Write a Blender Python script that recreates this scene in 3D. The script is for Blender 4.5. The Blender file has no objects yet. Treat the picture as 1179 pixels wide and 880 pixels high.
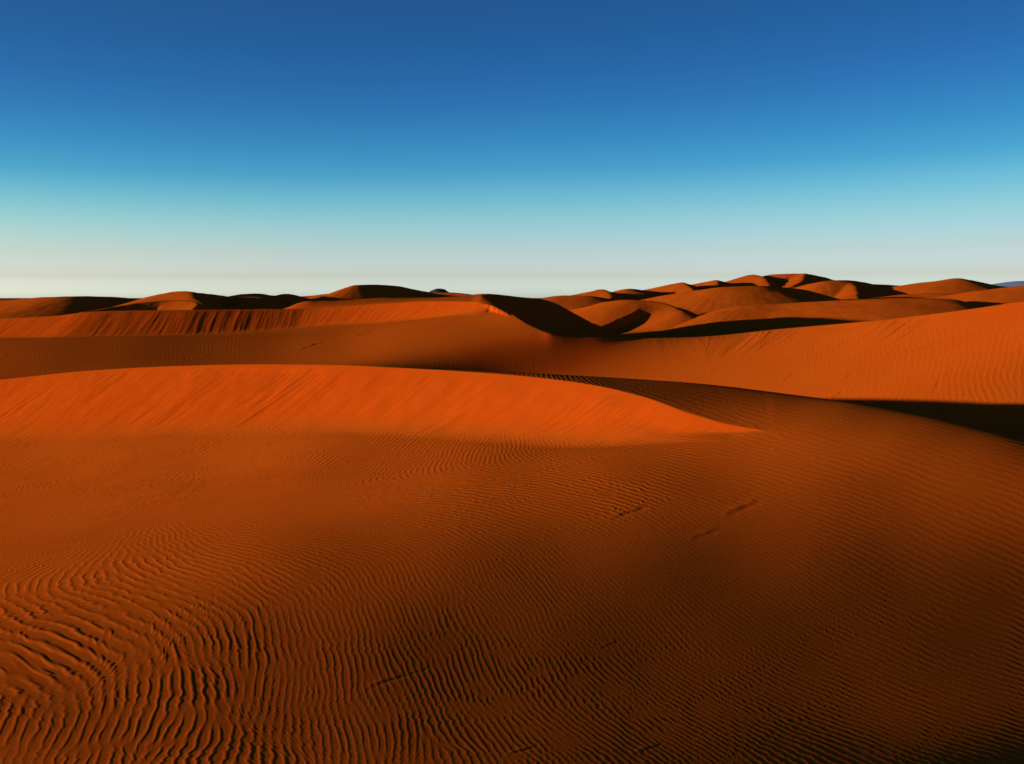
import bpy, math, time
import numpy as np

# ------------------------------------------------------------------ camera, sky, sun, exposure
SC = bpy.context.scene
COL = SC.collection
F, CX, CY, HZ = 891.0, 589.5, 440.0, 343.0          # focal length and horizon of the 1179x880 photograph
PITCH = math.atan((CY - HZ) / F)
EYE = 9.0                                           # height of the eye over the sand in front (z = 0 of the world sits EYE below)
cam = bpy.data.cameras.new('camera')
cam.sensor_width = 36.0
cam.lens = 36.0 * F / 1179.0
cam.clip_start = 0.3
cam.clip_end = 60000.0
camo = bpy.data.objects.new('camera', cam)
camo.location = (0, 0, EYE)
camo.rotation_euler = (math.pi / 2 - PITCH, 0, 0)
COL.objects.link(camo)
SC.camera = camo

SUN_EL = math.radians(4.0)
SUN_AZ = math.radians(84.0)                         # the light comes from behind the camera, 84 degrees round to the left
S = np.array([-math.sin(SUN_AZ) * math.cos(SUN_EL), -math.cos(SUN_AZ) * math.cos(SUN_EL), math.sin(SUN_EL)])
sun = bpy.data.lights.new('sun', 'SUN')
sun.energy = 5.0
sun.color = (1.0, 0.83, 0.6)
sun.angle = math.radians(0.5)
suno = bpy.data.objects.new('sun', sun)
from mathutils import Vector
suno.rotation_euler = Vector(S).to_track_quat('Z', 'Y').to_euler()
suno.location = (-60, -40, 60)
COL.objects.link(suno)

world = bpy.data.worlds.new('World')
SC.world = world
world.use_nodes = True
nt = world.node_tree
nt.nodes.clear()
out = nt.nodes.new('ShaderNodeOutputWorld')
bg = nt.nodes.new('ShaderNodeBackground')
bg.inputs['Strength'].default_value = 0.15
sky = nt.nodes.new('ShaderNodeTexSky')
sky.sky_type = 'NISHITA'
sky.sun_disc = False
sky.sun_elevation = SUN_EL
sky.sun_rotation = math.pi + SUN_AZ
sky.air_density = 1.0
sky.dust_density = 0.6
sky.ozone_density = 2.0
SKY_GRADE = [  # sine of elevation -> tint of the clear evening air
    (0.0000, (1.5450, 2.5961, 8.2292)),
    (0.0055, (1.5450, 2.5961, 8.2292)),
    (0.0276, (1.1539, 1.5360, 3.8367)),
    (0.0583, (1.0572, 1.2674, 2.2372)),
    (0.0961, (0.7940, 1.1863, 1.6750)),
    (0.1280, (0.4926, 1.0397, 1.4697)),
    (0.1592, (0.2468, 0.8136, 1.3089)),
    (0.1948, (0.1686, 0.6517, 1.1732)),
    (0.2342, (0.1339, 0.5103, 1.0449)),
    (0.2721, (0.1178, 0.4274, 0.9343)),
    (0.3084, (0.1082, 0.3850, 0.8307)),
    (0.3389, (0.1176, 0.3666, 0.7753)),
    (0.6000, (0.0882, 0.2933, 0.6590)),
    (1.0000, (0.0705, 0.2383, 0.5815)),
]
tc = nt.nodes.new('ShaderNodeTexCoord')
sep = nt.nodes.new('ShaderNodeSeparateXYZ')
nt.links.new(tc.outputs['Generated'], sep.inputs[0])
ramp = nt.nodes.new('ShaderNodeValToRGB')
cr = ramp.color_ramp
while len(cr.elements) > 1:
    cr.elements.remove(cr.elements[-1])
for i, (p, c) in enumerate(SKY_GRADE):
    e = cr.elements[0] if i == 0 else cr.elements.new(p)
    e.position = p
    e.color = (*c, 1)
# the deep blue comes lower down on the left, and the air is a little dimmer to both sides


def wmath(op, a, b, c=None):
    n = nt.nodes.new('ShaderNodeMath')
    n.operation = op
    for k, v in enumerate((a, b, c)):
        if v is None:
            continue
        if isinstance(v, (int, float)):
            n.inputs[k].default_value = v
        else:
            nt.links.new(v, n.inputs[k])
    return n.outputs[0]


left = wmath('MINIMUM', sep.outputs['X'], 0.0)
nt.links.new(wmath('MULTIPLY', wmath('MULTIPLY_ADD', left, -0.28, 1.0), sep.outputs['Z']), ramp.inputs[0])
x2 = wmath('MULTIPLY', sep.outputs['X'], sep.outputs['X'])
dim = wmath('MULTIPLY_ADD', x2, -0.55, 1.0)
mul = nt.nodes.new('ShaderNodeMix')
mul.data_type = 'RGBA'
mul.blend_type = 'MULTIPLY'
mul.inputs[0].default_value = 1.0
nt.links.new(sky.outputs[0], mul.inputs[6])
nt.links.new(ramp.outputs[0], mul.inputs[7])
mul2 = nt.nodes.new('ShaderNodeMix')
mul2.data_type = 'RGBA'
mul2.blend_type = 'MULTIPLY'
mul2.inputs[0].default_value = 1.0
nt.links.new(mul.outputs[2], mul2.inputs[6])
nt.links.new(dim, mul2.inputs[7])
nt.links.new(mul2.outputs[2], bg.inputs['Color'])
nt.links.new(bg.outputs[0], out.inputs[0])

SC.view_settings.view_transform = 'Standard'
SC.view_settings.look = 'None'
SC.view_settings.exposure = 0.90
SC.view_settings.gamma = 1.0
SC.view_settings.use_curve_mapping = False
SC.cycles.max_bounces = 4
SC.cycles.diffuse_bounces = 3

# ------------------------------------------------------------------ small maths
T0 = time.time()
rng = np.random.default_rng(7)
WX, WY = math.sin(SUN_AZ), math.cos(SUN_AZ)         # horizontal direction in which the light travels
TE = math.tan(SUN_EL)


def ray(px, py):
    """pixel of the photograph -> (X/Y, z/Y) of its sight line"""
    px = np.asarray(px, float); py = np.asarray(py, float)
    dx = (px - CX) / F
    dz = (CY - py) / F
    den = math.cos(PITCH) + dz * math.sin(PITCH)
    return dx / den, (-math.sin(PITCH) + dz * math.cos(PITCH)) / den


def proj(a, b):
    """(X/Y, z/Y) -> pixel"""
    cp, sp = math.cos(PITCH), math.sin(PITCH)
    d = cp - b * sp
    return CX + F * a / d, CY - F * (sp + b * cp) / d


def pchip(xs, ys, x):
    xs = np.asarray(xs, float); ys = np.asarray(ys, float)
    h = np.diff(xs); d = np.diff(ys) / h
    m = np.zeros_like(ys)
    m[0], m[-1] = d[0], d[-1]
    for i in range(1, len(xs) - 1):
        if d[i - 1] * d[i] > 0:
            w1 = 2 * h[i] + h[i - 1]; w2 = h[i] + 2 * h[i - 1]
            m[i] = (w1 + w2) / (w1 / d[i - 1] + w2 / d[i])
    x = np.clip(x, xs[0], xs[-1])
    k = np.clip(np.searchsorted(xs, x) - 1, 0, len(xs) - 2)
    t = (x - xs[k]) / h[k]
    return ((2*t**3 - 3*t**2 + 1) * ys[k] + (t**3 - 2*t**2 + t) * h[k] * m[k]
            + (-2*t**3 + 3*t**2) * ys[k+1] + (t**3 - t**2) * h[k] * m[k+1])


def line3(tab, n=240):
    """table of (px, py, distance) -> smooth 3-D polyline"""
    tab = np.asarray(tab, float)
    u = np.arange(len(tab)); uu = np.linspace(0, len(tab) - 1, n)
    px, py, Y = (pchip(u, tab[:, i], uu) for i in range(3))
    a, b = ray(px, py)
    return np.stack([a * Y, Y, b * Y], 1)


_perm = rng.permutation(512)
_g1 = rng.uniform(-1, 1, 512)
_gr = rng.uniform(0, 2 * math.pi, 512)


def noise(x, y, seed=0):
    x = x + seed * 17.31; y = y + seed * 9.77
    xi = np.floor(x).astype(np.int64); yi = np.floor(y).astype(np.int64)
    xf = x - xi; yf = y - yi
    u = xf**3 * (xf * (xf * 6 - 15) + 10); v = yf**3 * (yf * (yf * 6 - 15) + 10)

    def g(ix, iy, dx, dy):
        h = _gr[_perm[(ix + _perm[iy & 511]) & 511]]
        return np.cos(h) * dx + np.sin(h) * dy
    n00 = g(xi, yi, xf, yf); n10 = g(xi + 1, yi, xf - 1, yf)
    n01 = g(xi, yi + 1, xf, yf - 1); n11 = g(xi + 1, yi + 1, xf - 1, yf - 1)
    return 1.5 * ((n00 * (1 - u) + n10 * u) * (1 - v) + (n01 * (1 - u) + n11 * u) * v)


def fbm(x, y, seed=0, o=3, gain=0.5):
    r = 0; a = 1
    for i in range(o):
        r = r + a * noise(x * 2**i, y * 2**i, seed + i * 3); a *= gain
    return r


def sst(x, a, b):
    t = np.clip((x - a) / (b - a), 0, 1)
    return t * t * (3 - 2 * t)


def smax(a, b, k):
    h = np.clip(0.5 + 0.5 * (a - b) / k, 0, 1)
    return b + (a - b) * h + k * h * (1 - h)


def smin(a, b, k):
    return -smax(-a, -b, k)


def side_dist(poly, X, Y):
    """signed plan distance (+ on the right hand of the walking direction), height and walked share at the nearest point"""
    shp = X.shape
    x = X.ravel(); y = Y.ravel()
    D = np.empty(x.size); Z = np.empty(x.size); U = np.empty(x.size)
    p = poly[:-1]; q = poly[1:]; d = q - p
    L2 = d[:, 0]**2 + d[:, 1]**2 + 1e-12
    seg = np.arange(len(p))
    for s in range(0, x.size, 20000):
        xx = x[s:s+20000, None]; yy = y[s:s+20000, None]
        t = np.clip(((xx - p[:, 0]) * d[:, 0] + (yy - p[:, 1]) * d[:, 1]) / L2, 0, 1)
        ex = xx - p[:, 0] - t * d[:, 0]; ey = yy - p[:, 1] - t * d[:, 1]
        r2 = ex * ex + ey * ey
        k = np.argmin(r2, 1); ar = np.arange(len(k))
        tt = t[ar, k]
        sg = np.sign(d[k, 1] * ex[ar, k] - d[k, 0] * ey[ar, k])
        D[s:s+20000] = np.sqrt(r2[ar, k]) * np.where(sg == 0, 1, sg)
        Z[s:s+20000] = p[k, 2] + tt * d[k, 2]
        U[s:s+20000] = (seg[k] + tt) / len(p)
    return D.reshape(shp), Z.reshape(shp), U.reshape(shp)


_cache = {}


def sdc(name, poly, X, Y):
    k = (name, X.shape)
    if k not in _cache:
        _cache[k] = side_dist(poly, X, Y)
    return _cache[k]


class Field:
    """a height field on a regular (X/Y, ln Y) grid, found from sight-line constraints, wished-for steepness towards the sun, and smoothness"""
    def __init__(s, amax, y0, y1, da):
        s.a = np.arange(-amax, amax + da / 2, da)
        s.v = np.arange(math.log(y0), math.log(y1) + da / 2, da)
        s.da = da
        s.A, s.V = np.meshgrid(s.a, s.v)
        s.Y = np.exp(s.V); s.X = s.A * s.Y
        s.lines = []
        s.args = (amax, y0, y1)

    def add_line(s, tab, px0, px1, w=80.0):
        """tab rows: px, py, Y"""
        tab = np.asarray(tab, float)
        pxs = np.arange(px0, px1, 2.0)
        py = pchip(tab[:, 0], tab[:, 1], pxs); Y = pchip(tab[:, 0], tab[:, 2], pxs)
        a, b = ray(pxs, py)
        s.add_points(a, np.log(Y), b * Y, w)

    def add_points(s, a, v, z, w):
        s.lines.append((np.asarray(a, float), np.asarray(v, float), np.asarray(z, float), w))

    def index(s, l):
        a, v, z, w = l
        fi = (a - s.a[0]) / s.da; fj = (v - s.v[0]) / s.da
        ok = (fi >= 0) & (fi < len(s.a) - 1.01) & (fj >= 0) & (fj < len(s.v) - 1.01)
        fi, fj, z = fi[ok], fj[ok], np.asarray(z)[ok]
        i = fi.astype(int); j = fj.astype(int); u = fi - i; t = fj - j
        return i, j, u, t, z, w / np.exp(v[ok]) * 10 * s.da / .0125

    def solve(s, init, want, wslope, wsm, iters=400):
        """coarse to fine"""
        Z = None
        for k in (8, 4, 2, 1):
            c = s if k == 1 else Field(s.args[0], s.args[1], s.args[2], s.da * k)
            c.lines = s.lines
            src = (s, init) if Z is None else prev
            Z = c.relax(at_points(src[0], src[1], c.X, c.Y), want, wslope, wsm, iters)
            prev = (c, Z)
        return Z

    def relax(s, init, want, wslope, wsm, iters):
        """want(Apx, Apy, X, Y) -> (slope target, weight)"""
        nv, na = s.A.shape
        ix = [s.index(l) for l in s.lines]
        i = np.concatenate([l[0] for l in ix]); j = np.concatenate([l[1] for l in ix])
        u = np.concatenate([l[2] for l in ix]); t = np.concatenate([l[3] for l in ix])
        zz = np.concatenate([l[4] for l in ix]); lw = np.concatenate([l[5] for l in ix])
        base = j * na + i
        idx = [base, base + 1, base + na, base + na + 1]
        wt = [(1-u)*(1-t), u*(1-t), (1-u)*t, u*t]
        Y = s.Y; h = s.da
        iY = 1 / Y
        z = init.copy()
        for rnd in range(2):
            px, py = proj(s.A, z / Y)
            tg, tw = want(px, py, s.X, s.Y)
            c = (iY * tw * wslope)

            def fwd(z):
                za = np.zeros_like(z); za[:, 1:-1] = (z[:, 2:] - z[:, :-2]) / (2 * h)
                zv = np.zeros_like(z); zv[1:-1] = (z[2:] - z[:-2]) / (2 * h)
                sl = c * (za * (WX - s.A * WY) + zv * WY)
                zr = z.ravel()
                ln = sum(w_ * zr[k] for w_, k in zip(wt, idx)) * lw
                k1 = wsm / h
                aa = (z[:, 2:] - 2 * z[:, 1:-1] + z[:, :-2]) * iY[:, 1:-1] * k1
                vv = (z[2:] - 2 * z[1:-1] + z[:-2]) * iY[1:-1] * k1
                av = (z[1:, 1:] - z[1:, :-1] - z[:-1, 1:] + z[:-1, :-1]) * iY[1:, 1:] * k1 * 1.4
                return sl, ln, aa, vv, av

            def adj(r):
                sl, ln, aa, vv, av = r
                o = np.zeros_like(z)
                g = c * sl
                ga = g * (WX - s.A * WY) / (2 * h); gv = g * WY / (2 * h)
                o[:, 2:] += ga[:, 1:-1]; o[:, :-2] -= ga[:, 1:-1]
                o[2:] += gv[1:-1]; o[:-2] -= gv[1:-1]
                orr = o.ravel()
                for w_, k in zip(wt, idx):
                    orr += np.bincount(k, w_ * ln * lw, orr.size)
                k1 = wsm / h
                q = aa * iY[:, 1:-1] * k1
                o[:, 2:] += q; o[:, 1:-1] -= 2 * q; o[:, :-2] += q
                q = vv * iY[1:-1] * k1
                o[2:] += q; o[1:-1] -= 2 * q; o[:-2] += q
                q = av * iY[1:, 1:] * k1 * 1.4
                o[1:, 1:] += q; o[1:, :-1] -= q; o[:-1, 1:] -= q; o[:-1, :-1] += q
                return o
            b = (c * tg * Y, zz * lw, 0, 0, 0)
            rhs = adj((b[0], b[1], np.zeros((nv, na - 2)), np.zeros((nv - 2, na)), np.zeros((nv - 1, na - 1))))
            P = Y**2                                      # simple diagonal preconditioner
            r = rhs - adj(fwd(z)); y = P * r; p = y.copy(); ry = (r * y).sum()
            for it in range(iters):
                Ap = adj(fwd(p))
                al = ry / (p * Ap).sum()
                z = z + al * p; r = r - al * Ap
                y = P * r; rn = (r * y).sum()
                p = y + (rn / ry) * p; ry = rn
        s.Z = z
        print('   worst line miss', np.abs(fwd(z)[1] / lw - zz).max(), 'residual', np.sqrt((r * r * P).sum()))
        return z


def cubic_matrix(x, x0, dx, n):
    f = np.clip((x - x0) / dx, 0, n - 1.0001)
    i = f.astype(int); t = f - i
    w = np.stack([-0.5*t + t*t - 0.5*t**3, 1 - 2.5*t*t + 1.5*t**3, 0.5*t + 2*t*t - 1.5*t**3, -0.5*t*t + 0.5*t**3], 1)
    M = np.zeros((len(x), n))
    r = np.arange(len(x))
    for k in range(4):
        np.add.at(M, (r, np.clip(i + k - 1, 0, n - 1)), w[:, k])
    return M


def resample(fld, Z, a, v):
    return cubic_matrix(v, fld.v[0], fld.da, len(fld.v)) @ Z @ cubic_matrix(a, fld.a[0], fld.da, len(fld.a)).T


def at_points(fld, Z, X, Y):
    Yc = np.maximum(Y, math.exp(fld.v[0]))
    fi = np.clip((X / Yc - fld.a[0]) / fld.da, 0, len(fld.a) - 1.001)
    fj = np.clip((np.log(Yc) - fld.v[0]) / fld.da, 0, len(fld.v) - 1.001)
    i = fi.astype(int); j = fj.astype(int); u = fi - i; t = fj - j
    return (Z[j, i] * (1-u) * (1-t) + Z[j, i+1] * u * (1-t) + Z[j+1, i] * (1-u) * t + Z[j+1, i+1] * u * t)


def loft(fld, tabs, end):
    Z = np.zeros_like(fld.A); first = tabs[0][0][0]
    for i, a_ in enumerate(fld.a):
        px = CX + F * a_ * 1.0
        ks = []
        for tb in tabs:
            tb = np.asarray(tb, float)
            if tb[0, 0] - 30 <= px <= tb[-1, 0] + 30 or tb[0, 0] == first:
                y_ = pchip(tb[:, 0], tb[:, 2], px); py = pchip(tb[:, 0], tb[:, 1], px)
                ks.append((math.log(y_), float(ray(px, py)[1] * y_)))
        ks.sort()
        ks = [(fld.v[0], ks[0][1])] + ks + [end(a_, ks[-1])]
        Z[:, i] = np.interp(fld.v, [k[0] for k in ks], [k[1] for k in ks])
    return Z


def foot_of(crest, foot_py, slope):
    """distance at which the plane falling from a crest is met by the sight lines of its foot"""
    p = line3(crest); c = np.array(crest, float); res = []
    for px, py in foot_py:
        a, b = ray(px, py)
        Yc = float(pchip(c[:, 0], c[:, 2], px))
        Y = np.linspace(Yc * .6, Yc * 1.02, 400)
        D, Z, U = side_dist(p, a * Y, Y)
        g = (Z - slope * D) - b * Y
        k = np.nonzero(g >= 0)[0]
        res.append((px, py, float(Y[k[0]]) if len(k) else Yc * .9))
    return res


def lin(r):
    r = np.asarray(r, float) / 255
    return np.where(r < .04045, r / 12.92, ((r + .055) / 1.055)**2.4)


def tone_target(tab, K=0.70, gamma=1.0):
    """rows (px, py, red value of the photograph) -> wished slope towards the sun at any pixel"""
    tab = np.asarray(tab, float)
    nl = K * lin(tab[:, 2])
    sl = (nl - math.sin(SUN_EL)) / math.cos(SUN_EL)
    sl = sl / np.sqrt(np.maximum(1 - sl**2, .3))

    def f(px, py, rad=55.0):
        num = 0; den = 1e-9
        for (x, y, _), s_ in zip(tab, sl):
            w = 1 / (((px - x) / 1.6)**2 + (py - y)**2 + 900)**1.6
            num = num + w * s_; den = den + w
        return num / den
    return f


# ------------------------------------------------------------------ meshes
def grid_faces(nv, na, keep=None):
    j, i = np.meshgrid(np.arange(nv - 1), np.arange(na - 1), indexing='ij')
    q = (j * na + i)
    f = np.stack([q, q + 1, q + na + 1, q + na], -1).reshape(-1, 4)
    if keep is not None:
        f = f[keep.ravel()]
    return f


def make_mesh(name, parts, mat):
    vs = []; fs = []; n = 0
    for co, f in parts:
        vs.append(co); fs.append(f + n); n += len(co)
    co = np.concatenate(vs).astype(np.float32); f = np.concatenate(fs).astype(np.int32)
    used = np.zeros(len(co), bool); used[f.ravel()] = True
    idx = np.cumsum(used) - 1
    co = co[used]; f = idx[f].astype(np.int32)
    me = bpy.data.meshes.new(name)
    me.vertices.add(len(co)); me.vertices.foreach_set('co', co.ravel())
    me.loops.add(f.size); me.loops.foreach_set('vertex_index', f.ravel())
    me.polygons.add(len(f))
    me.polygons.foreach_set('loop_start', np.arange(0, f.size, 4, dtype=np.int32))
    me.polygons.foreach_set('use_smooth', np.ones(len(f), bool))
    me.update(calc_edges=True)
    me.materials.append(mat)
    return me


def structure(name, me, label, cat):
    o = bpy.data.objects.new(name, me)
    o.location = (0, 0, 0)
    COL.objects.link(o)
    o['kind'] = 'structure'
    o['label'] = label
    o['category'] = cat
    return o


def sand_material(name, col, grain=1.0, tint=0.0):
    m = bpy.data.materials.new(name)
    m.use_nodes = True
    n = m.node_tree.nodes; l = m.node_tree.links
    n.clear()
    o = n.new('ShaderNodeOutputMaterial')
    b = n.new('ShaderNodeBsdfPrincipled')
    b.inputs['Roughness'].default_value = 1.0
    b.inputs['Specular IOR Level'].default_value = 0.0
    l.new(b.outputs[0], o.inputs[0])
    g = n.new('ShaderNodeNewGeometry')
    # broad patches of slightly different sand
    t1 = n.new('ShaderNodeTexNoise'); t1.inputs['Scale'].default_value = 0.06; t1.inputs['Detail'].default_value = 4
    l.new(g.outputs['Position'], t1.inputs['Vector'])
    t2 = n.new('ShaderNodeTexNoise'); t2.inputs['Scale'].default_value = 14.0 / grain; t2.inputs['Detail'].default_value = 6; t2.inputs['Roughness'].default_value = .75
    l.new(g.outputs['Position'], t2.inputs['Vector'])
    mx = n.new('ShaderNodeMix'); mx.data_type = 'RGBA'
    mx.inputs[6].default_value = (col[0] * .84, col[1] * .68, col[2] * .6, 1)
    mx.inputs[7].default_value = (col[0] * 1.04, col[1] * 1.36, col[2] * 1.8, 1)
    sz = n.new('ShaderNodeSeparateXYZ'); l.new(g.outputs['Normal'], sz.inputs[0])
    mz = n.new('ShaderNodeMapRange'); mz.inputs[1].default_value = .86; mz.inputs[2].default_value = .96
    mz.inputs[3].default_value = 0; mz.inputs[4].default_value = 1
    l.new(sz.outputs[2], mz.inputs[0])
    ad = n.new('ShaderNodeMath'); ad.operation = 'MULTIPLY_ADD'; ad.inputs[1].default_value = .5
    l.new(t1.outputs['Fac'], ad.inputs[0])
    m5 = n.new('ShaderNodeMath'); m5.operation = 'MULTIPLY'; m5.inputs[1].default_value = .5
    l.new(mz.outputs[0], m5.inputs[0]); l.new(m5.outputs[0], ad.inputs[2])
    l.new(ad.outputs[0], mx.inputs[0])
    mr = n.new('ShaderNodeMapRange')
    mr.inputs[1].default_value = .3; mr.inputs[2].default_value = .7
    mr.inputs[3].default_value = .88; mr.inputs[4].default_value = 1.1
    l.new(t2.outputs['Fac'], mr.inputs[0])
    mm = n.new('ShaderNodeMix'); mm.data_type = 'RGBA'; mm.blend_type = 'MULTIPLY'; mm.inputs[0].default_value = 1
    l.new(mx.outputs[2], mm.inputs[6]); l.new(mr.outputs[0], mm.inputs[7])
    l.new(mm.outputs[2], b.inputs['Base Color'])
    bp = n.new('ShaderNodeBump')
    bp.inputs['Strength'].default_value = 0.35
    bp.inputs['Distance'].default_value = 0.012 * grain
    l.new(t2.outputs['Fac'], bp.inputs['Height'])
    l.new(bp.outputs[0], b.inputs['Normal'])
    return m


SAND = (0.42, 0.058, 0.0030)
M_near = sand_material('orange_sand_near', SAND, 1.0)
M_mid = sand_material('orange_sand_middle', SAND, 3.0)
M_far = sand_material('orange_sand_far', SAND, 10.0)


# ------------------------------------------------------------------ ripples
def ripple_field(tab, plane, a, v, Zb, seed, sig=1.3, warp=0.24, amp=0.055, density=2.2):
    """wind ripples with forks and kinks: kernels of one wave each, phases brought into step with their neighbours.
    tab rows: px, py, image angle of the crest lines (deg, / positive), spacing in px, strength.
    plane(px,py) -> Y of the sand seen there (only used to turn the read-off spacing into metres)."""
    r = np.random.default_rng(seed)
    tab = np.asarray(tab, float)
    P, Q = [], []
    for px, py, th, sp, st in tab:
        Y0 = plane(px, py)
        A0, B0 = ray(px, py)
        x0, y0, z0 = A0 * Y0, Y0, B0 * Y0
        # jacobian world plane -> pixel
        e = 0.05
        def pr(x, y):
            return proj(x / y, z0 / y)
        p0 = pr(x0, y0); p1 = pr(x0 + e, y0); p2 = pr(x0, y0 + e)
        J = np.array([[p1[0] - p0[0], p2[0] - p0[0]], [p1[1] - p0[1], p2[1] - p0[1]]]) / e
        t = math.radians(th)
        ki = np.array([math.sin(t), math.cos(t)]) * 2 * math.pi / sp     # normal to the line (y down)
        k = J.T @ ki
        P.append((x0, y0)); kk = np.hypot(*k); an = math.atan2(k[1], k[0])
        Q.append((math.cos(2 * an), math.sin(2 * an), math.log(2 * math.pi / kk), st))
    P = np.array(P); Q = np.array(Q)
    LP = np.stack([P[:, 0] / P[:, 1], np.log(P[:, 1])], 1)

    def guide(X, Y):
        aa = X / Y; vv = np.log(Y)
        num = np.zeros(X.shape + (4,)); den = np.zeros(X.shape)
        for (pa, pv), q in zip(LP, Q):
            w = 1 / ((aa - pa)**2 * 1.3 + (vv - pv)**2 + .003)**1.5
            num += w[..., None] * q; den += w
        num /= den[..., None]
        return .5 * np.arctan2(num[..., 1], num[..., 0]), np.exp(num[..., 2]), num[..., 3]
    da, dv = a[1] - a[0], v[1] - v[0]
    # scatter kernels by rejection
    ga, gv = np.meshgrid(np.linspace(a[0], a[-1], 120), np.linspace(v[0], v[-1], 120))
    gY = np.exp(gv); _, gl, _ = guide(ga * gY, gY)
    dens = density * gY**2 / gl**2                      # per unit a*v
    cell = (ga[0, 1] - ga[0, 0]) * (gv[1, 0] - gv[0, 0])
    cnt = r.poisson(dens * cell)
    ka = np.repeat(ga.ravel(), cnt.ravel()); kv = np.repeat(gv.ravel(), cnt.ravel())
    ka = ka + (r.random(ka.size) - .5) * (ga[0, 1] - ga[0, 0]); kv = kv + (r.random(kv.size) - .5) * (gv[1, 0] - gv[0, 0])
    Yk = np.exp(kv); Xk = ka * Yk
    th, lam, st = guide(Xk, Yk)
    th = th + .16 * fbm(Xk / lam / 9, Yk / lam / 9, 3, 2) + r.normal(0, .05, th.size)
    lam = lam * np.exp(.10 * fbm(Xk / lam / 12, Yk / lam / 12, 8, 2))
    kx = np.cos(th) * 2 * math.pi / lam; ky = np.sin(th) * 2 * math.pi / lam
    n = len(Xk)
    print('ripple kernels', n, 'lambda', lam.min(), lam.max(), round(time.time() - T0, 1))
    # neighbour pairs through sorted cells in the (a, v) chart
    R = sig * lam * 1.7
    cs = .02
    ci = np.floor((ka - a[0]) / cs).astype(int); cj = np.floor((kv - v[0]) / cs).astype(int)
    ncx = ci.max() + 1
    key = cj * ncx + ci
    order = np.argsort(key, kind='stable'); ks = key[order]
    start = np.searchsorted(ks, np.arange((cj.max() + 2) * ncx))
    I, Jn = [], []
    reach = max(1, int(math.ceil((R / Yk).max() / cs)))
    reach = min(reach, 6)
    for dj in range(-reach, reach + 1):
        for di in range(-reach, reach + 1):
            c2i = ci + di; c2j = cj + dj
            ok = (c2i >= 0) & (c2i < ncx) & (c2j >= 0) & (c2j <= cj.max())
            src = np.nonzero(ok)[0]
            c = c2j[src] * ncx + c2i[src]
            s0 = start[c]; m = start[c + 1] - s0
            tot = m.sum()
            if tot == 0:
                continue
            ii = np.repeat(src, m)
            off = np.arange(tot) - np.repeat(np.cumsum(m) - m, m)
            jj = order[np.repeat(s0, m) + off]
            d2 = (Xk[ii] - Xk[jj])**2 + (Yk[ii] - Yk[jj])**2
            o = (d2 < R[ii]**2) & (ii != jj)
            I.append(ii[o]); Jn.append(jj[o])
    I = np.concatenate(I); Jn = np.concatenate(Jn)
    dx = Xk[I] - Xk[Jn]; dy = Yk[I] - Yk[Jn]
    w = np.exp(-(dx**2 + dy**2) / (2 * (sig * lam[Jn])**2))
    dot = kx[I] * kx[Jn] + ky[I] * ky[Jn]
    sg = np.where(dot < 0, -1., 1.)
    w = w * np.clip(np.abs(dot) / (np.hypot(kx[I], ky[I]) * np.hypot(kx[Jn], ky[Jn])), 0, 1)**4
    adv = kx[Jn] * dx + ky[Jn] * dy
    phi = r.random(n) * 2 * math.pi
    for it in range(28):
        e = w * np.exp(1j * sg * (adv + phi[Jn]))
        sre = np.bincount(I, e.real, n); sim = np.bincount(I, e.imag, n)
        new = np.arctan2(sim, sre)
        upd = r.random(n) < .7
        phi = np.where(upd, new, phi)
    print('pairs', len(I), round(time.time() - T0, 1))
    # splat
    A, V = np.meshgrid(a, v); Y = np.exp(V); X = A * Y
    gt, glam, gst = None, None, None
    # guide wavelength and strength on a coarse chart, then smoothly resampled
    ca = np.linspace(a[0], a[-1], 90); cv = np.linspace(v[0], v[-1], 90)
    CA, CV = np.meshgrid(ca, cv); CYY = np.exp(CV)
    _, cl, cst = guide(CA * CYY, CYY)
    Mv = cubic_matrix(v, cv[0], cv[1] - cv[0], 90); Ma = cubic_matrix(a, ca[0], ca[1] - ca[0], 90)
    glam = Mv @ cl @ Ma.T; gst = Mv @ cst @ Ma.T
    wxn = noise(X / glam / 1.5, Y / glam / 1.5, 21) + .6 * noise(X / glam / .8, Y / glam / .8, 22)
    wyn = noise(X / glam / 1.5, Y / glam / 1.5, 31) + .6 * noise(X / glam / .8, Y / glam / .8, 32)
    Xw = (X + warp * glam * wxn).astype(np.float32); Yw = (Y + warp * glam * wyn).astype(np.float32)
    re = np.zeros(X.shape, np.float32); W = np.full(X.shape, 1e-3, np.float32)
    for k in range(n):
        rad = 2.3 * sig * lam[k] / Yk[k]
        i0 = max(0, int((ka[k] - rad - a[0]) / da)); i1 = min(len(a), int((ka[k] + rad - a[0]) / da) + 2)
        j0 = max(0, int((kv[k] - rad - v[0]) / dv)); j1 = min(len(v), int((kv[k] + rad - v[0]) / dv) + 2)
        if i1 <= i0 or j1 <= j0:
            continue
        ddx = Xw[j0:j1, i0:i1] - np.float32(Xk[k]); ddy = Yw[j0:j1, i0:i1] - np.float32(Yk[k])
        g = np.exp((ddx * ddx + ddy * ddy) * np.float32(-1 / (2 * (sig * lam[k])**2)))
        re[j0:j1, i0:i1] += g * np.cos(np.float32(kx[k]) * ddx + np.float32(ky[k]) * ddy + np.float32(phi[k]))
        W[j0:j1, i0:i1] += g
    c = np.clip(re / W * 1.25, -1, 1)
    prof = ((1 + c) / 2)**3.4 - .27
    patch = 1 + .35 * fbm(X / glam / 7, Y / glam / 7, 60, 2)
    prof = prof * np.clip(patch, .3, 1.6)
    print('ripples done', round(time.time() - T0, 1))
    return amp * glam * prof * gst


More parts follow.
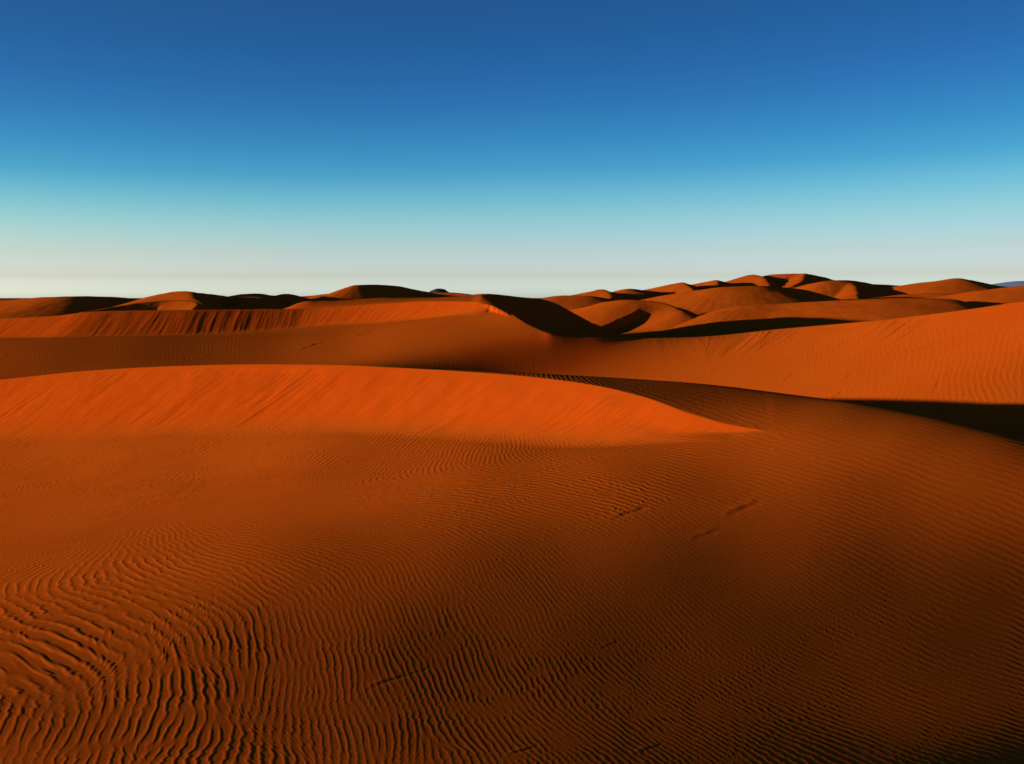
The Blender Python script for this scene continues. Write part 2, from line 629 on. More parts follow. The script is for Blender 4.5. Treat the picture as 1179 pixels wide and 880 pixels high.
# ================================================================== the dune in front
CREST1 = [(-700, 520, 190), (-300, 458, 155), (0, 437, 128), (100, 427, 115), (200, 421.5, 103), (300, 419.3, 92), (380, 420, 83.5), (450, 423, 75.5), (520, 427, 68.5),
          (600, 433, 61), (680, 443, 53.5), (740, 457, 48), (800, 478, 43), (840, 489, 40.5), (880, 496, 38.5)]
BACK1 = [(430, 422.3, 80), (450, 423, 79), (520, 425.5, 73.5), (600, 429.5, 69), (700, 435, 63.5), (800, 441.5, 58), (900, 453, 52), (1000, 467, 45),
         (1100, 486, 38.5), (1179, 506, 34.2), (1300, 548, 28.5)]
FOOTPY1 = [(-300, 512), (0, 500), (150, 497), (300, 492), (400, 494), (500, 498), (600, 505), (700, 511), (760, 508), (830, 499), (870, 496)]
FOOT1 = foot_of(CREST1, FOOTPY1, .62)
cr1 = np.array(CREST1, float)
NEAR1 = [(-300, 880, 14.2), (0, 880, 13.2), (300, 880, 12.6), (590, 880, 12.4), (900, 880, 12.65), (1179, 880, 13.1), (1500, 880, 14)]

TONE1 = tone_target([
    (-150, 560, 165), (50, 560, 165), (200, 560, 165), (400, 560, 152), (600, 560, 125), (800, 560, 92), (1000, 560, 92), (1150, 560, 96),
    (900, 508, 185), (1000, 515, 180), (1100, 530, 172), (1160, 545, 165), (1300, 570, 120),
    (-150, 650, 140), (50, 650, 155), (200, 650, 145), (400, 650, 105), (600, 650, 75), (800, 650, 48), (1000, 650, 42), (1150, 650, 40),
    (100, 750, 120), (300, 750, 88), (500, 750, 50), (700, 750, 42), (900, 750, 46), (1100, 750, 46),
    (100, 850, 70), (300, 850, 50), (500, 850, 36), (700, 850, 32), (900, 850, 32), (1100, 850, 60), (1179, 790, 50), (1250, 850, 62),
    (100, 520, 182), (300, 520, 182), (500, 525, 165), (650, 530, 150), (800, 520, 150), (880, 520, 150),
    (700, 443, 70), (800, 456, 90), (900, 475, 125), (1000, 488, 100), (1100, 505, 80), (1179, 522, 80),
    (900, 460, 40), (1000, 472, 25), (1100, 492, 20), (1170, 512, 20)])

F1 = Field(1.05, 5.0, 175.0, .0125)
aa = F1.a
pxa = CX + F * aa                                        # column -> px near the horizon (approx)


cur1 = line3(CREST1)
nl1 = np.zeros_like(F1.A)
D1c, Zc1, U1c = side_dist(cur1, F1.X, F1.Y)              # walking left -> right: the camera's side is the right hand (+)


def want_ground(px, py, X, Y):
    D1c, _, U1c = sdc('c1', cur1, X, Y)
    t = TONE1(px, py)
    w = np.ones_like(px)
    # only where this surface is the visible one
    w = w * np.where((D1c < 1.0) & (U1c < .97), .0, 1) * np.where(Y > 115, 0, 1)
    w = w * np.where((py > 900) | (px < -250) | (px > 1400), .1, 1)
    return t, w


def want_top(px, py, X, Y):
    D1c, _, U1c = sdc('c1', cur1, X, Y)
    t = TONE1(px, py)
    w = np.where((D1c > 1.0) | (X / Y > .46), 0., 1.) * np.where((Y > 75) | (px < 500), 0.05, 1)
    return t, w


def valley_end(a_, last):
    return (math.log(175), -24.0)


def fall(px0):
    """beyond its rounded back the front dune drops under the sight lines"""
    px = np.linspace(px0, 1300, int((1300 - px0) / 4))
    t = np.array(BACK1, float)
    py = pchip(t[:, 0], t[:, 1], px); Y = pchip(t[:, 0], t[:, 2], px)
    a, b = ray(px, py)
    for k, d in ((1.22, .9), (1.5, 2.6), (1.9, 5.0)):
        F1.add_points(a, np.log(Y * k), b * Y * k - d, 15.)


F1.add_line(FOOT1, -300, 868)
F1.add_line(NEAR1, -300, 1500, 4)
F1.add_line(BACK1, 840, 1300)
fall(520)
F1.add_points(F1.a, np.full(len(F1.a), math.log(150.)), np.full(len(F1.a), -21.), 1.0)
hid = np.array([r_ for r_ in FOOT1 if r_[0] < 720])
hb = ray(hid[:, 0], hid[:, 1])
hx = np.linspace(-300, 700, 400)
hY = np.interp(hx, hid[:, 0], hid[:, 2]); ha = np.interp(hx, hid[:, 0], hb[0]); hz = np.interp(hx, hid[:, 0], hb[1] * hid[:, 2])
F1.add_points(ha, np.log(hY * 1.12), hz - .3, 20.)
glines = list(F1.lines)
Zg = F1.solve(loft(F1, [NEAR1, FOOT1, [r_ for r_ in BACK1 if r_[0] > 790]], valley_end), want_ground, 1.8, 2.6)
F1.lines = []
F1.add_line(CREST1, -600, 880)
F1.add_line(BACK1, 520, 1300)
fall(450)
F1.add_line(NEAR1, -300, 1500, 4)
F1.add_points(F1.a, np.full(len(F1.a), math.log(150.)), np.full(len(F1.a), -23.), 1.0)
ml = F1.a < -.2
F1.add_points(F1.a[ml], np.log(np.interp(CX + F * F1.a[ml], cr1[:, 0], cr1[:, 2]) + 6),
              (lambda p_: ray(p_, pchip(cr1[:, 0], cr1[:, 1], p_))[1] * np.interp(p_, cr1[:, 0], cr1[:, 2]) - 1.6)(CX + F * F1.a[ml]), 10.0)
sel = (F1.A > .44) & (F1.Y < 150)
F1.add_points(F1.A[sel], F1.V[sel], Zg[sel], 30.0)
Zt = F1.solve(loft(F1, [NEAR1, CREST1, [r_ for r_ in BACK1 if r_[0] > 500]], valley_end), want_top, 1.0, 1.3)
# the open ground meets the back of the dune beyond the end of the slip face
F1.lines = glines
sel = (D1c < 0) & (F1.A > .315) & (F1.A < .44) & (F1.Y < 150) & (F1.Y > 38)
F1.add_points(F1.A[sel], F1.V[sel], Zt[sel], 30.0)
Zg = F1.solve(Zg, want_ground, 1.8, 2.6)
wg = sst(F1.A, .42, .47)
Zt = Zt * (1 - wg) + Zg * wg
print('front solved', round(time.time() - T0, 1))


def arc(poly, U):
    L = np.concatenate([[0], np.cumsum(np.hypot(*np.diff(poly[:, :2], axis=0).T))])
    return np.interp(U, np.linspace(0, 1, len(poly)), L)


def streaks(q, along, seed, width=1.0):
    """avalanche tongues on a slip face: q runs along the face, 'along' 0 at the crest .. 1 at the foot"""
    wob = q + .35 * width * noise(q / 3 / width, along * 1.4, seed)
    n1 = fbm(wob / (1.1 * width), along * .55, seed + 1, 3, .6)
    n2 = fbm(wob / (3.4 * width), along * .5, seed + 5, 2, .5)
    return (np.abs(n1) - .35) * .65 + n2 * .8


def front_height(X, Y, Zg_, Zt_, D, Zc, U, detail=True):
    wg_ = sst(X / np.maximum(Y, 5), .27, .33)
    P = Zc - .62 * D
    if detail:
        q = arc(cur1, U) + .12 * D
        al = np.clip(D / 9.0, 0, 1.3)
        amt = sst(D, .15, 1.6)
        msk = .15 + .85 * sst(noise(X / 11, Y / 11, 77), -.15, .4)
        P = P + .20 * amt * msk * streaks(q, al, 40, 1.9) + .12 * amt * noise(q / 5, al, 81) + .03 * amt * streaks(q, al, 45, .6)
        gx, gy = X + .6 * noise(X / 2, Y / 2, 4), Y
        Zc_w = .04 * noise(X / 1.7, Y / 1.7, 12)
        P = P + Zc_w * amt
    body = smin(P, Zt_, .02)
    return smax(Zg_, body, 1.1 * (1 - wg_) * sst(D, 0, 2.5) + .002)


# marks left in the sand: a small sharp ridge with a scooped lee (px, py, length m, height m)
def marks(X, Y, tab):
    z = np.zeros_like(X)
    for x0, y0, L, h, ang in tab:
        c, s_ = math.cos(ang), math.sin(ang)
        dx = X - x0; dy = Y - y0
        u = dx * c + dy * s_; w_ = -dx * s_ + dy * c
        w_ = w_ + .12 * L * np.sin(u / L * 2.6) 
        env = np.exp(-(u / L)**2 * 1.6) * (1 + .35 * np.sin(u / L * 7 + x0))
        lee = np.where(w_ < 0, np.exp(-(w_ / (.42 * L))**2) * np.where(w_ < 0, 1, 0), 0)
        z = z + .17 * h * env * (np.exp(-np.abs(w_) / (.20 * L)) - .9 * np.exp(-((w_ + .22 * L) / (.17 * L))**2))
    return z


A1 = np.arange(-.86, .86, .0012); V1 = np.arange(math.log(9.6), math.log(142.), .0019)
AA, VV = np.meshgrid(A1, V1); YY = np.exp(VV); XX = AA * YY
zg = resample(F1, Zg, A1, V1); zt = resample(F1, Zt, A1, V1)
# distance to the crest on a medium chart (it is smooth), then resampled
Dm, Zm, Um = side_dist(cur1, *[(lambda A_, V_: (A_ * np.exp(V_)))(*np.meshgrid(A1[::6], V1[::6])), np.exp(np.meshgrid(A1[::6], V1[::6])[1])])


def up6(M):
    return cubic_matrix(V1, V1[0], (V1[1] - V1[0]) * 6, M.shape[0]) @ M @ cubic_matrix(A1, A1[0], (A1[1] - A1[0]) * 6, M.shape[1]).T


D = up6(Dm); Zc = up6(Zm); U = up6(Um)
base = front_height(XX, YY, zg, zt, D, Zc, U)
print('front base', base.shape, round(time.time() - T0, 1))


def plane_of(fld, Zsurf):
    ii = {}

    def f(px, py):
        a_, b_ = ray(px, py)
        i = int(np.clip(np.argmin(abs(fld.a - a_)), 0, len(fld.a) - 1))
        colb = Zsurf[:, i] / fld.Y[:, i]
        pyc = proj(fld.A[:, i], colb)[1]
        k = np.nonzero(pyc <= py)[0]
        k = k[0] if len(k) else len(pyc) - 1
        return float(fld.Y[k, i])
    return f


RIP1 = [(20, 690, 95, 13, 1.1), (110, 655, 88, 13, 1.1), (150, 685, -35, 11, 1), (40, 650, 45, 8, 1), (0, 660, 32, 7, 1), (60, 640, 38, 5, .9),
        (60, 700, -38, 14, 1.1), (5, 705, -42, 15, 1.1), (50, 730, -34, 18, 1.1), (5, 745, -36, 18, 1.1), (100, 730, -34, 18, 1.1), (100, 762, -36, 18, 1.1), (50, 770, -36, 18, 1.1), (5, 785, -38, 17, 1.), (150, 715, -33, 15, 1.), (200, 700, -33, 12, 1.), (140, 745, -42, 15, 1.), (-60, 760, -36, 18, 1), (-60, 830, 60, 12, 1), (15, 835, 58, 11, 1), (60, 860, 62, 11, 1), (5, 870, 60, 11, 1),
        (100, 835, 68, 12, 1), (150, 795, 88, 12, 1.1), (200, 800, 75, 12, 1), (200, 865, 65, 11, 1), (350, 800, 80, 10, 1), (350, 720, 95, 10, 1),
        (240, 740, 100, 12, 1.1), (280, 690, -30, 9, 1), (300, 640, -25, 7, 1), (200, 650, -50, 10, 1.1), (180, 625, 110, 9, 1), (250, 600, -35, 6, .9),
        (390, 640, -18, 7, 1), (390, 600, -10, 5.5, 1), (200, 560, 14, 4, .9), (350, 530, 22, 4.5, .7), (300, 580, 4, 5, .8), (80, 580, 12, 4, .9),
        (80, 540, 12, 3.8, .75), (250, 515, 18, 3.8, .7), (20, 520, 12, 3.8, .6), (150, 605, 20, 5, .6), (30, 610, 15, 4.5, .5),
        (450, 510, 30, 4.5, .8), (530, 520, 50, 6, 1), (600, 515, 100, 6, 1), (640, 520, -50, 5.5, 1), (700, 520, -25, 4, .8), (560, 495, 40, 5, .6), (460, 490, 28, 4, .2),
        (450, 575, -5, 5, 1), (550, 570, -10, 5, 1), (650, 560, -20, 4.5, .9), (700, 580, -18, 5.5, 1), (620, 600, -20, 5.5, 1),
        (450, 660, -70, 8, 1), (550, 660, -50, 6.5, 1), (470, 620, -25, 6, 1),
        (600, 700, -50, 6.5, .8), (700, 650, -40, 4.2, .5), (760, 620, -30, 4, .4), (450, 720, -75, 9, 1), (450, 800, -78, 11, 1), (550, 800, -62, 10, 1),
        (450, 865, -85, 12, 1), (600, 865, -60, 11, 1), (700, 800, -48, 9, 1), (750, 865, -45, 9.5, 1), (700, 720, -45, 7, .8),
        (850, 560, -15, 4, .7), (950, 540, -14, 4, .7), (1100, 565, -12, 4.8, .8), (1000, 600, -14, 5, .6), (1100, 640, -14, 6.2, .5), (850, 620, -22, 4, .35), (780, 660, -32, 4.5, .4),
        (900, 700, -26, 6, .5), (1000, 740, -21, 7.5, .6), (1110, 720, -16, 8, .6), (900, 800, -30, 8.5, .8), (1000, 850, -26, 9.5, .9), (1150, 850, -19, 10, .8),
        (1150, 780, -17, 9, .7), (830, 740, -34, 7, .7), (1250, 700, -14, 8, .6), (1250, 850, -18, 10, .8), (800, 458, -10, 2.4, .35), (900, 475, -14, 2.6, .4), (900, 500, -15, 3.2, .5), (1000, 490, -12, 2.8, .4), (1100, 510, -12, 3, .4), (1150, 540, -10, 4.5, .7)]
Zm1 = np.maximum(Zg, np.minimum(Zc1 - .62 * D1c, Zt))
pl1 = plane_of(F1, Zm1)
RIP1 = [(px, py, th, (sp if px < 230 and py > 625 else max(3.5, sp * .70)), ((1.15 if px < 350 else 1.5) * st if py < 600 and px < 760 else st * (.95 if px < 260 else (.6 if px < 620 else .46)))) for px, py, th, sp, st in RIP1]
rip = ripple_field(RIP1, pl1, A1, V1, base, 11, amp=.031)
# ripples do not form on the slip face
slip = sst(base - zg, .02, .5) * sst(D, -.15, .25)
base += rip * (1 - slip)


def spot(px, py, plane):
    Y_ = plane(px, py); a_, b_ = ray(px, py)
    return a_ * Y_, Y_


mk = []
for px, py, L, h in [(478, 777, .36, .022), (722, 592, .9, .11), (852, 584, 1.0, .11), (600, 866, .3, .035), (745, 862, .3, .03), (810, 614, .8, .05), (700, 742, .3, .02),
                     (18, 632, .7, .05), (150, 546, .6, .05), (270, 582, .7, .05), (445, 785, .45, .04)]:
    x_, y_ = spot(px, py, pl1)
    mk.append((x_, y_, L, h, math.radians(48)))
base += marks(XX, YY, mk)
co = np.stack([XX, YY, base + EYE], -1).reshape(-1, 3)
parts1 = [(co, grid_faces(*base.shape))]
# the same dune beyond the finely rippled part, a coarser sheet that dips just under it
sx = np.arange(-170, 170.1, .7); sy = np.arange(-50, 172.1, .7)
SX, SY = np.meshgrid(sx, sy)
sg_ = at_points(F1, Zg, SX, SY); st_ = at_points(F1, Zt, SX, SY)
sd, sz, su = side_dist(cur1[::-1][::4][::-1], SX, SY)
sh = front_height(SX, SY, sg_, st_, sd, sz, su, False)
ya = np.maximum(SY, 1e-3)
inside = sst(.86 * SY - np.abs(SX), .75, 2.0) * sst(SY, 9.9, 11.5) * (1 - sst(SY, 137.5, 140))
sh = sh - .5 * inside - .03
deep = (inside > .999)
keep = ~(deep[:-1, :-1] & deep[1:, :-1] & deep[:-1, 1:] & deep[1:, 1:])
parts1.append((np.stack([SX, SY, sh + EYE], -1).reshape(-1, 3), grid_faces(*sh.shape, keep)))
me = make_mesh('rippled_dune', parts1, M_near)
structure('rippled_dune', me, 'rippled orange dune in front with a lit slip face and dark right flank', 'dune')
print('front dune', round(time.time() - T0, 1))

# ================================================================== the ridge in the middle distance
CREST2 = [(-900, 400, 330), (-400, 380, 290), (-150, 371, 250), (0, 367, 224), (60, 364, 218), (110, 358.8, 215), (200, 357, 214.5), (300, 356, 216), (350, 355, 216.5), (400, 352, 214), (450, 349, 208), (500, 347, 198), (545, 347.5, 185), (562, 351, 178)]
RIDGE2 = [(-900, 330, 420), (0, 335, 300), (250, 341, 262), (340, 348, 240), (365, 347.2, 236), (400, 346, 238), (440, 343.2, 240), (480, 342.8, 242), (520, 341.5, 243), (545, 339, 241), (557, 338.2, 238), (567, 341, 215), (572, 347, 195), (578, 353, 178), (592, 363, 168), (612, 375, 161), (640, 385, 156.5), (680, 388.5, 157), (740, 389.3, 160), (800, 388, 160), (900, 378.5, 152), (1000, 369.5, 137), (1100, 358, 124),
          (1179, 346.5, 112), (1300, 330, 98), (1500, 318, 92), (1900, 330, 80)]
NOSE = 13
FOOT2PY = [(-400, 398), (0, 389), (110, 388), (200, 386), (300, 381), (400, 373), (500, 366), (545, 360)]
FOOT2 = foot_of(CREST2, FOOT2PY, .60)
FOOTR2 = [(850, 404, 0), (900, 406, 0), (1000, 404, 0), (1100, 400, 0), (1179, 398, 0), (1300, 398, 0)]
r2 = np.array(RIDGE2)
fr = np.array(FOOTR2, float)
Yc_ = pchip(r2[:, 0], r2[:, 2], fr[:, 0]); cb = -ray(fr[:, 0], pchip(r2[:, 0], r2[:, 1], fr[:, 0]))[1]; fb = -ray(fr[:, 0], fr[:, 1])[1]
FOOTR2 = [(x, y, Y_ * (.42 + b1) / (.42 + b2)) for x, y, Y_, b1, b2 in zip(fr[:, 0], fr[:, 1], Yc_, cb, fb)]
LOW2 = [(-500, 442, 150), (0, 440, 148), (400, 428, 142), (600, 434, 146), (700, 440, 142), (800, 447, 130), (880, 456, 116), (950, 464, 101), (1100, 478, 84), (1179, 490, 74), (1400, 520, 70)]
TOP2 = [(340, 348.5, 234), (365, 347.2, 235), (400, 346, 237), (440, 343.2, 240), (480, 342.8, 242), (520, 341.5, 243), (545, 339, 241), (557, 338.2, 238)]

TONE2 = tone_target([
    (0, 375, 105), (100, 375, 100), (0, 410, 130), (100, 405, 110), (200, 395, 85), (200, 410, 95), (300, 395, 85), (300, 410, 110), (380, 390, 105), (350, 412, 150), (420, 400, 175), (450, 375, 160),
    (500, 385, 160), (540, 370, 150), (545, 360, 120), (560, 356, 200), (585, 372, 190), (560, 390, 110), (600, 400, 95), (560, 415, 115), (520, 425, 130), (600, 425, 130), (640, 400, 120), (680, 400, 165), (740, 400, 180), (800, 400, 185), (500, 410, 140),
    (700, 420, 165), (640, 420, 140), (800, 430, 170), (900, 440, 175), (900, 395, 195), (1000, 385, 200), (1100, 375, 200), (1179, 365, 200), (1000, 425, 180), (1100, 425, 180), (1170, 425, 178), (1300, 425, 175), (1300, 370, 195)])

F2 = Field(1.15, 62.0, 330.0, .0125)
D2c, Z2c, U2c = side_dist(line3(CREST2), F2.X, F2.Y)
R2c, ZR2, UR2 = side_dist(line3(RIDGE2), F2.X, F2.Y)


def want2(px, py, X, Y):
    R2c, _, UR2 = sdc('r2', line3(RIDGE2), X, Y)
    D2c, _, U2c = sdc('c2', line3(CREST2), X, Y)
    t = TONE2(px, py)
    w = np.where((R2c < 0), 0, 1.) * np.where((D2c < 3) & (U2c < .97), 0, 1.) * np.where(Y < 78, .2, 1)
    return t, w


def want2t(px, py, X, Y):
    D2c, _, U2c = sdc('c2', line3(CREST2), X, Y)
    t = np.full_like(px, .28)
    return t, np.where((D2c < 0) & (px > 330) & (px < 560) & (Y < 250), 1, .0)


e2 = lambda a_, l_: (math.log(330), -12.0)
F2.add_line(FOOT2, -400, 545)
F2.add_line(RIDGE2[NOSE:], 578, 1500)
F2.add_line(FOOTR2, 850, 1300, .8)
F2.add_line(LOW2, -500, 1400, 12)
F2.add_points(F2.a, np.full(len(F2.a), math.log(66.)), np.interp(F2.a, [-1, 0, .3, .6, 1], [-19, -17.5, -15, -13.5, -14]), 4.)
ga = F2.a[F2.a < -.02]
F2.add_points(ga, np.full(len(ga), math.log(240.)), np.full(len(ga), -6.), .6)
Z2g = F2.solve(loft(F2, [LOW2, FOOT2, RIDGE2[NOSE:]], e2), want2, 3.0, 1.0)
F2.lines = []
F2.add_line(CREST2, -800, 562)
F2.add_line(TOP2, 350, 557)
nz = line3(RIDGE2[10:16], 60)
F2.add_points(nz[:, 0] / nz[:, 1], np.log(nz[:, 1]), nz[:, 2], 80.)
F2.add_line(RIDGE2[NOSE:], 578, 1500)
ga = F2.a[F2.a < -.29]
F2.add_points(ga, np.full(len(ga), math.log(262.)), np.full(len(ga), -9.), 4.)
F2.add_points(F2.a, np.full(len(F2.a), math.log(310.)), np.full(len(F2.a), -10.), 2.)
F2.add_points(F2.a, np.full(len(F2.a), math.log(66.)), np.full(len(F2.a), -13.), 1.)
Z2t = F2.solve(loft(F2, [LOW2, CREST2, TOP2, RIDGE2[NOSE:]], e2), want2t, 2.0, .8)
px2, _ = proj(F2.A, Z2g / F2.Y)
wg = sst(px2, 572, 590)
Z2t = Z2t * (1 - wg) + Z2g * wg
print('middle solved', round(time.time() - T0, 1))


def mid_height(X, Y, g, t, D, Zc, U, R, ZR, UR, detail=True):
    P = Zc - .60 * D
    if detail:
        q = arc(pc2, U)
        al = np.clip(D / 14, 0, 1.3)
        amt = sst(D, .2, 1.5)
        P = P + amt * .14 * streaks(q, al, 60, 1.5)
    body = smin(P, t, .05)
    z = smax(g, body, .9 * (1 - sst(X, -8, -1)) + .002)
    if detail:
        # tongues on the face of the right-hand ridge
        q = arc(pr2, UR)
        m = sst(X, 22, 55) * sst(R, .4, 2.5) * (1 - sst(R, 10, 17))
        z = z + m * .32 * (.3 + .7 * sst(noise(X / 14, Y / 14, 31), -.2, .4)) * streaks(q, np.clip(R / 18, 0, 1), 90, 2.2)
    # far side of the ridge falls away
    B = ZR + .56 * R
    # dips under the front dune
    d1 = side_dist(cur1[::6], X[::4, ::4], Y[::4, ::4])[0]
    nv, na = X.shape
    ja = np.minimum(np.arange(nv) // 4, d1.shape[0] - 1); ia = np.minimum(np.arange(na) // 4, d1.shape[1] - 1)
    return smin(z, B, .05) - 14 * sst(d1[np.ix_(ja, ia)], -8, 4)


A2 = np.arange(-.85, .85, .0012); V2 = np.concatenate([np.arange(math.log(64.), math.log(252.), .0024)])
AA2, VV2 = np.meshgrid(A2, V2); Y2 = np.exp(VV2); X2 = AA2 * Y2


def up(M, A, V, k):
    return cubic_matrix(V, V[0], (V[1] - V[0]) * k, M.shape[0]) @ M @ cubic_matrix(A, A[0], (A[1] - A[0]) * k, M.shape[1]).T


def sd_fine(poly, A, V, k=5):
    a_, v_ = np.meshgrid(A[::k], V[::k]); y_ = np.exp(v_)
    return [up(m, A, V, k) for m in side_dist(poly, a_ * y_, y_)]


pc2 = line3(CREST2); pr2 = line3(RIDGE2, 320)
d2 = sd_fine(pc2, A2, V2); rr2 = sd_fine(pr2, A2, V2)
z2 = mid_height(X2, Y2, resample(F2, Z2g, A2, V2), resample(F2, Z2t, A2, V2), *d2, *rr2)
Zm2 = np.minimum(np.maximum(Z2g, np.minimum(Z2c - .6 * D2c, Z2t)), ZR2 + .56 * R2c)
pl2 = plane_of(F2, Zm2)
RIP2 = [(100, 410, 70, 4.4, .2), (250, 400, 75, 4.4, .3), (350, 420, 70, 4.4, .2), (500, 400, 70, 4.4, .15), (600, 400, 70, 4.4, .15), (720, 405, 65, 3.5, .2), (800, 415, 62, 4, .3), (880, 430, 60, 4, .3),
        (950, 410, 65, 5, .7), (1050, 408, 80, 6.5, 1), (1140, 415, -75, 7.5, 1), (1170, 430, -80, 8, 1), (1100, 440, 70, 7, .7), (1000, 445, 45, 6, .4), (930, 445, 50, 5, .3), (1179, 405, -70, 7, 1), (1179, 480, 80, 7, .5)]
rip2 = ripple_field(RIP2, pl2, A2, V2, z2, 12, amp=.035, density=1.6)
onslip = sst(z2 - resample(F2, Z2g, A2, V2), .05, .5)
z2 = z2 + rip2 * (1 - onslip) * (1 - sst(-rr2[0], -3, -1) * 0) * sst(rr2[0], 2, 8)
mk = []
for px, py, L, h in [(358, 399, 3.2, .55), (417, 384.5, 3.4, .5), (37, 394, 2.4, .35), (33, 406, 2., .25), (5, 410, 2., .3), (12, 433, 1.6, .3), (237, 415, 1.6, .3), (905, 437, 2.2, .3), (972, 435, 2.2, .35),
                     (960, 457, 2., .35), (1075, 446, 1.6, .25), (1045, 450, 1., .2), (1090, 432, 1.6, .15), (515, 367, 1.6, .3), (612, 388, 1.2, .25), (820, 428, 1.6, .25), (560, 385, 1.4, .15), (520, 390, 1.8, .15), (540, 392, 1.6, .15), (380, 419, 1.6, .2)]:
    x_, y_ = spot(px, py, pl2)
    mk.append((x_, y_, L, h, math.radians(60)))
z2 += marks(X2, Y2, mk)
parts2 = [(np.stack([X2, Y2, z2 + EYE], -1).reshape(-1, 3), grid_faces(*z2.shape))]
A3 = np.arange(-1.1, 1.1, .004); V3 = np.arange(math.log(58.), math.log(330.), .006)
AA3, VV3 = np.meshgrid(A3, V3); Y3 = np.exp(VV3); X3 = AA3 * Y3
z3 = mid_height(X3, Y3, resample(F2, Z2g, A3, V3), resample(F2, Z2t, A3, V3), *sd_fine(pc2, A3, V3, 2), *sd_fine(pr2, A3, V3, 2), False)
ins = sst(.85 - np.abs(AA3), .006, .02) * sst(VV3, V2[0] + .01, V2[0] + .03) * (1 - sst(VV3, V2[-1] - .03, V2[-1] - .01))
z3 = z3 - .8 * ins - .02
dp = ins > .999
keep = ~(dp[:-1, :-1] & dp[1:, :-1] & dp[:-1, 1:] & dp[1:, 1:])
parts2.append((np.stack([X3, Y3, z3 + EYE], -1).reshape(-1, 3), grid_faces(*z3.shape, keep)))
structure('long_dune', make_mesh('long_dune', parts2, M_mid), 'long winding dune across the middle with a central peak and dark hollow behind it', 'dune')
print('middle dune', round(time.time() - T0, 1))

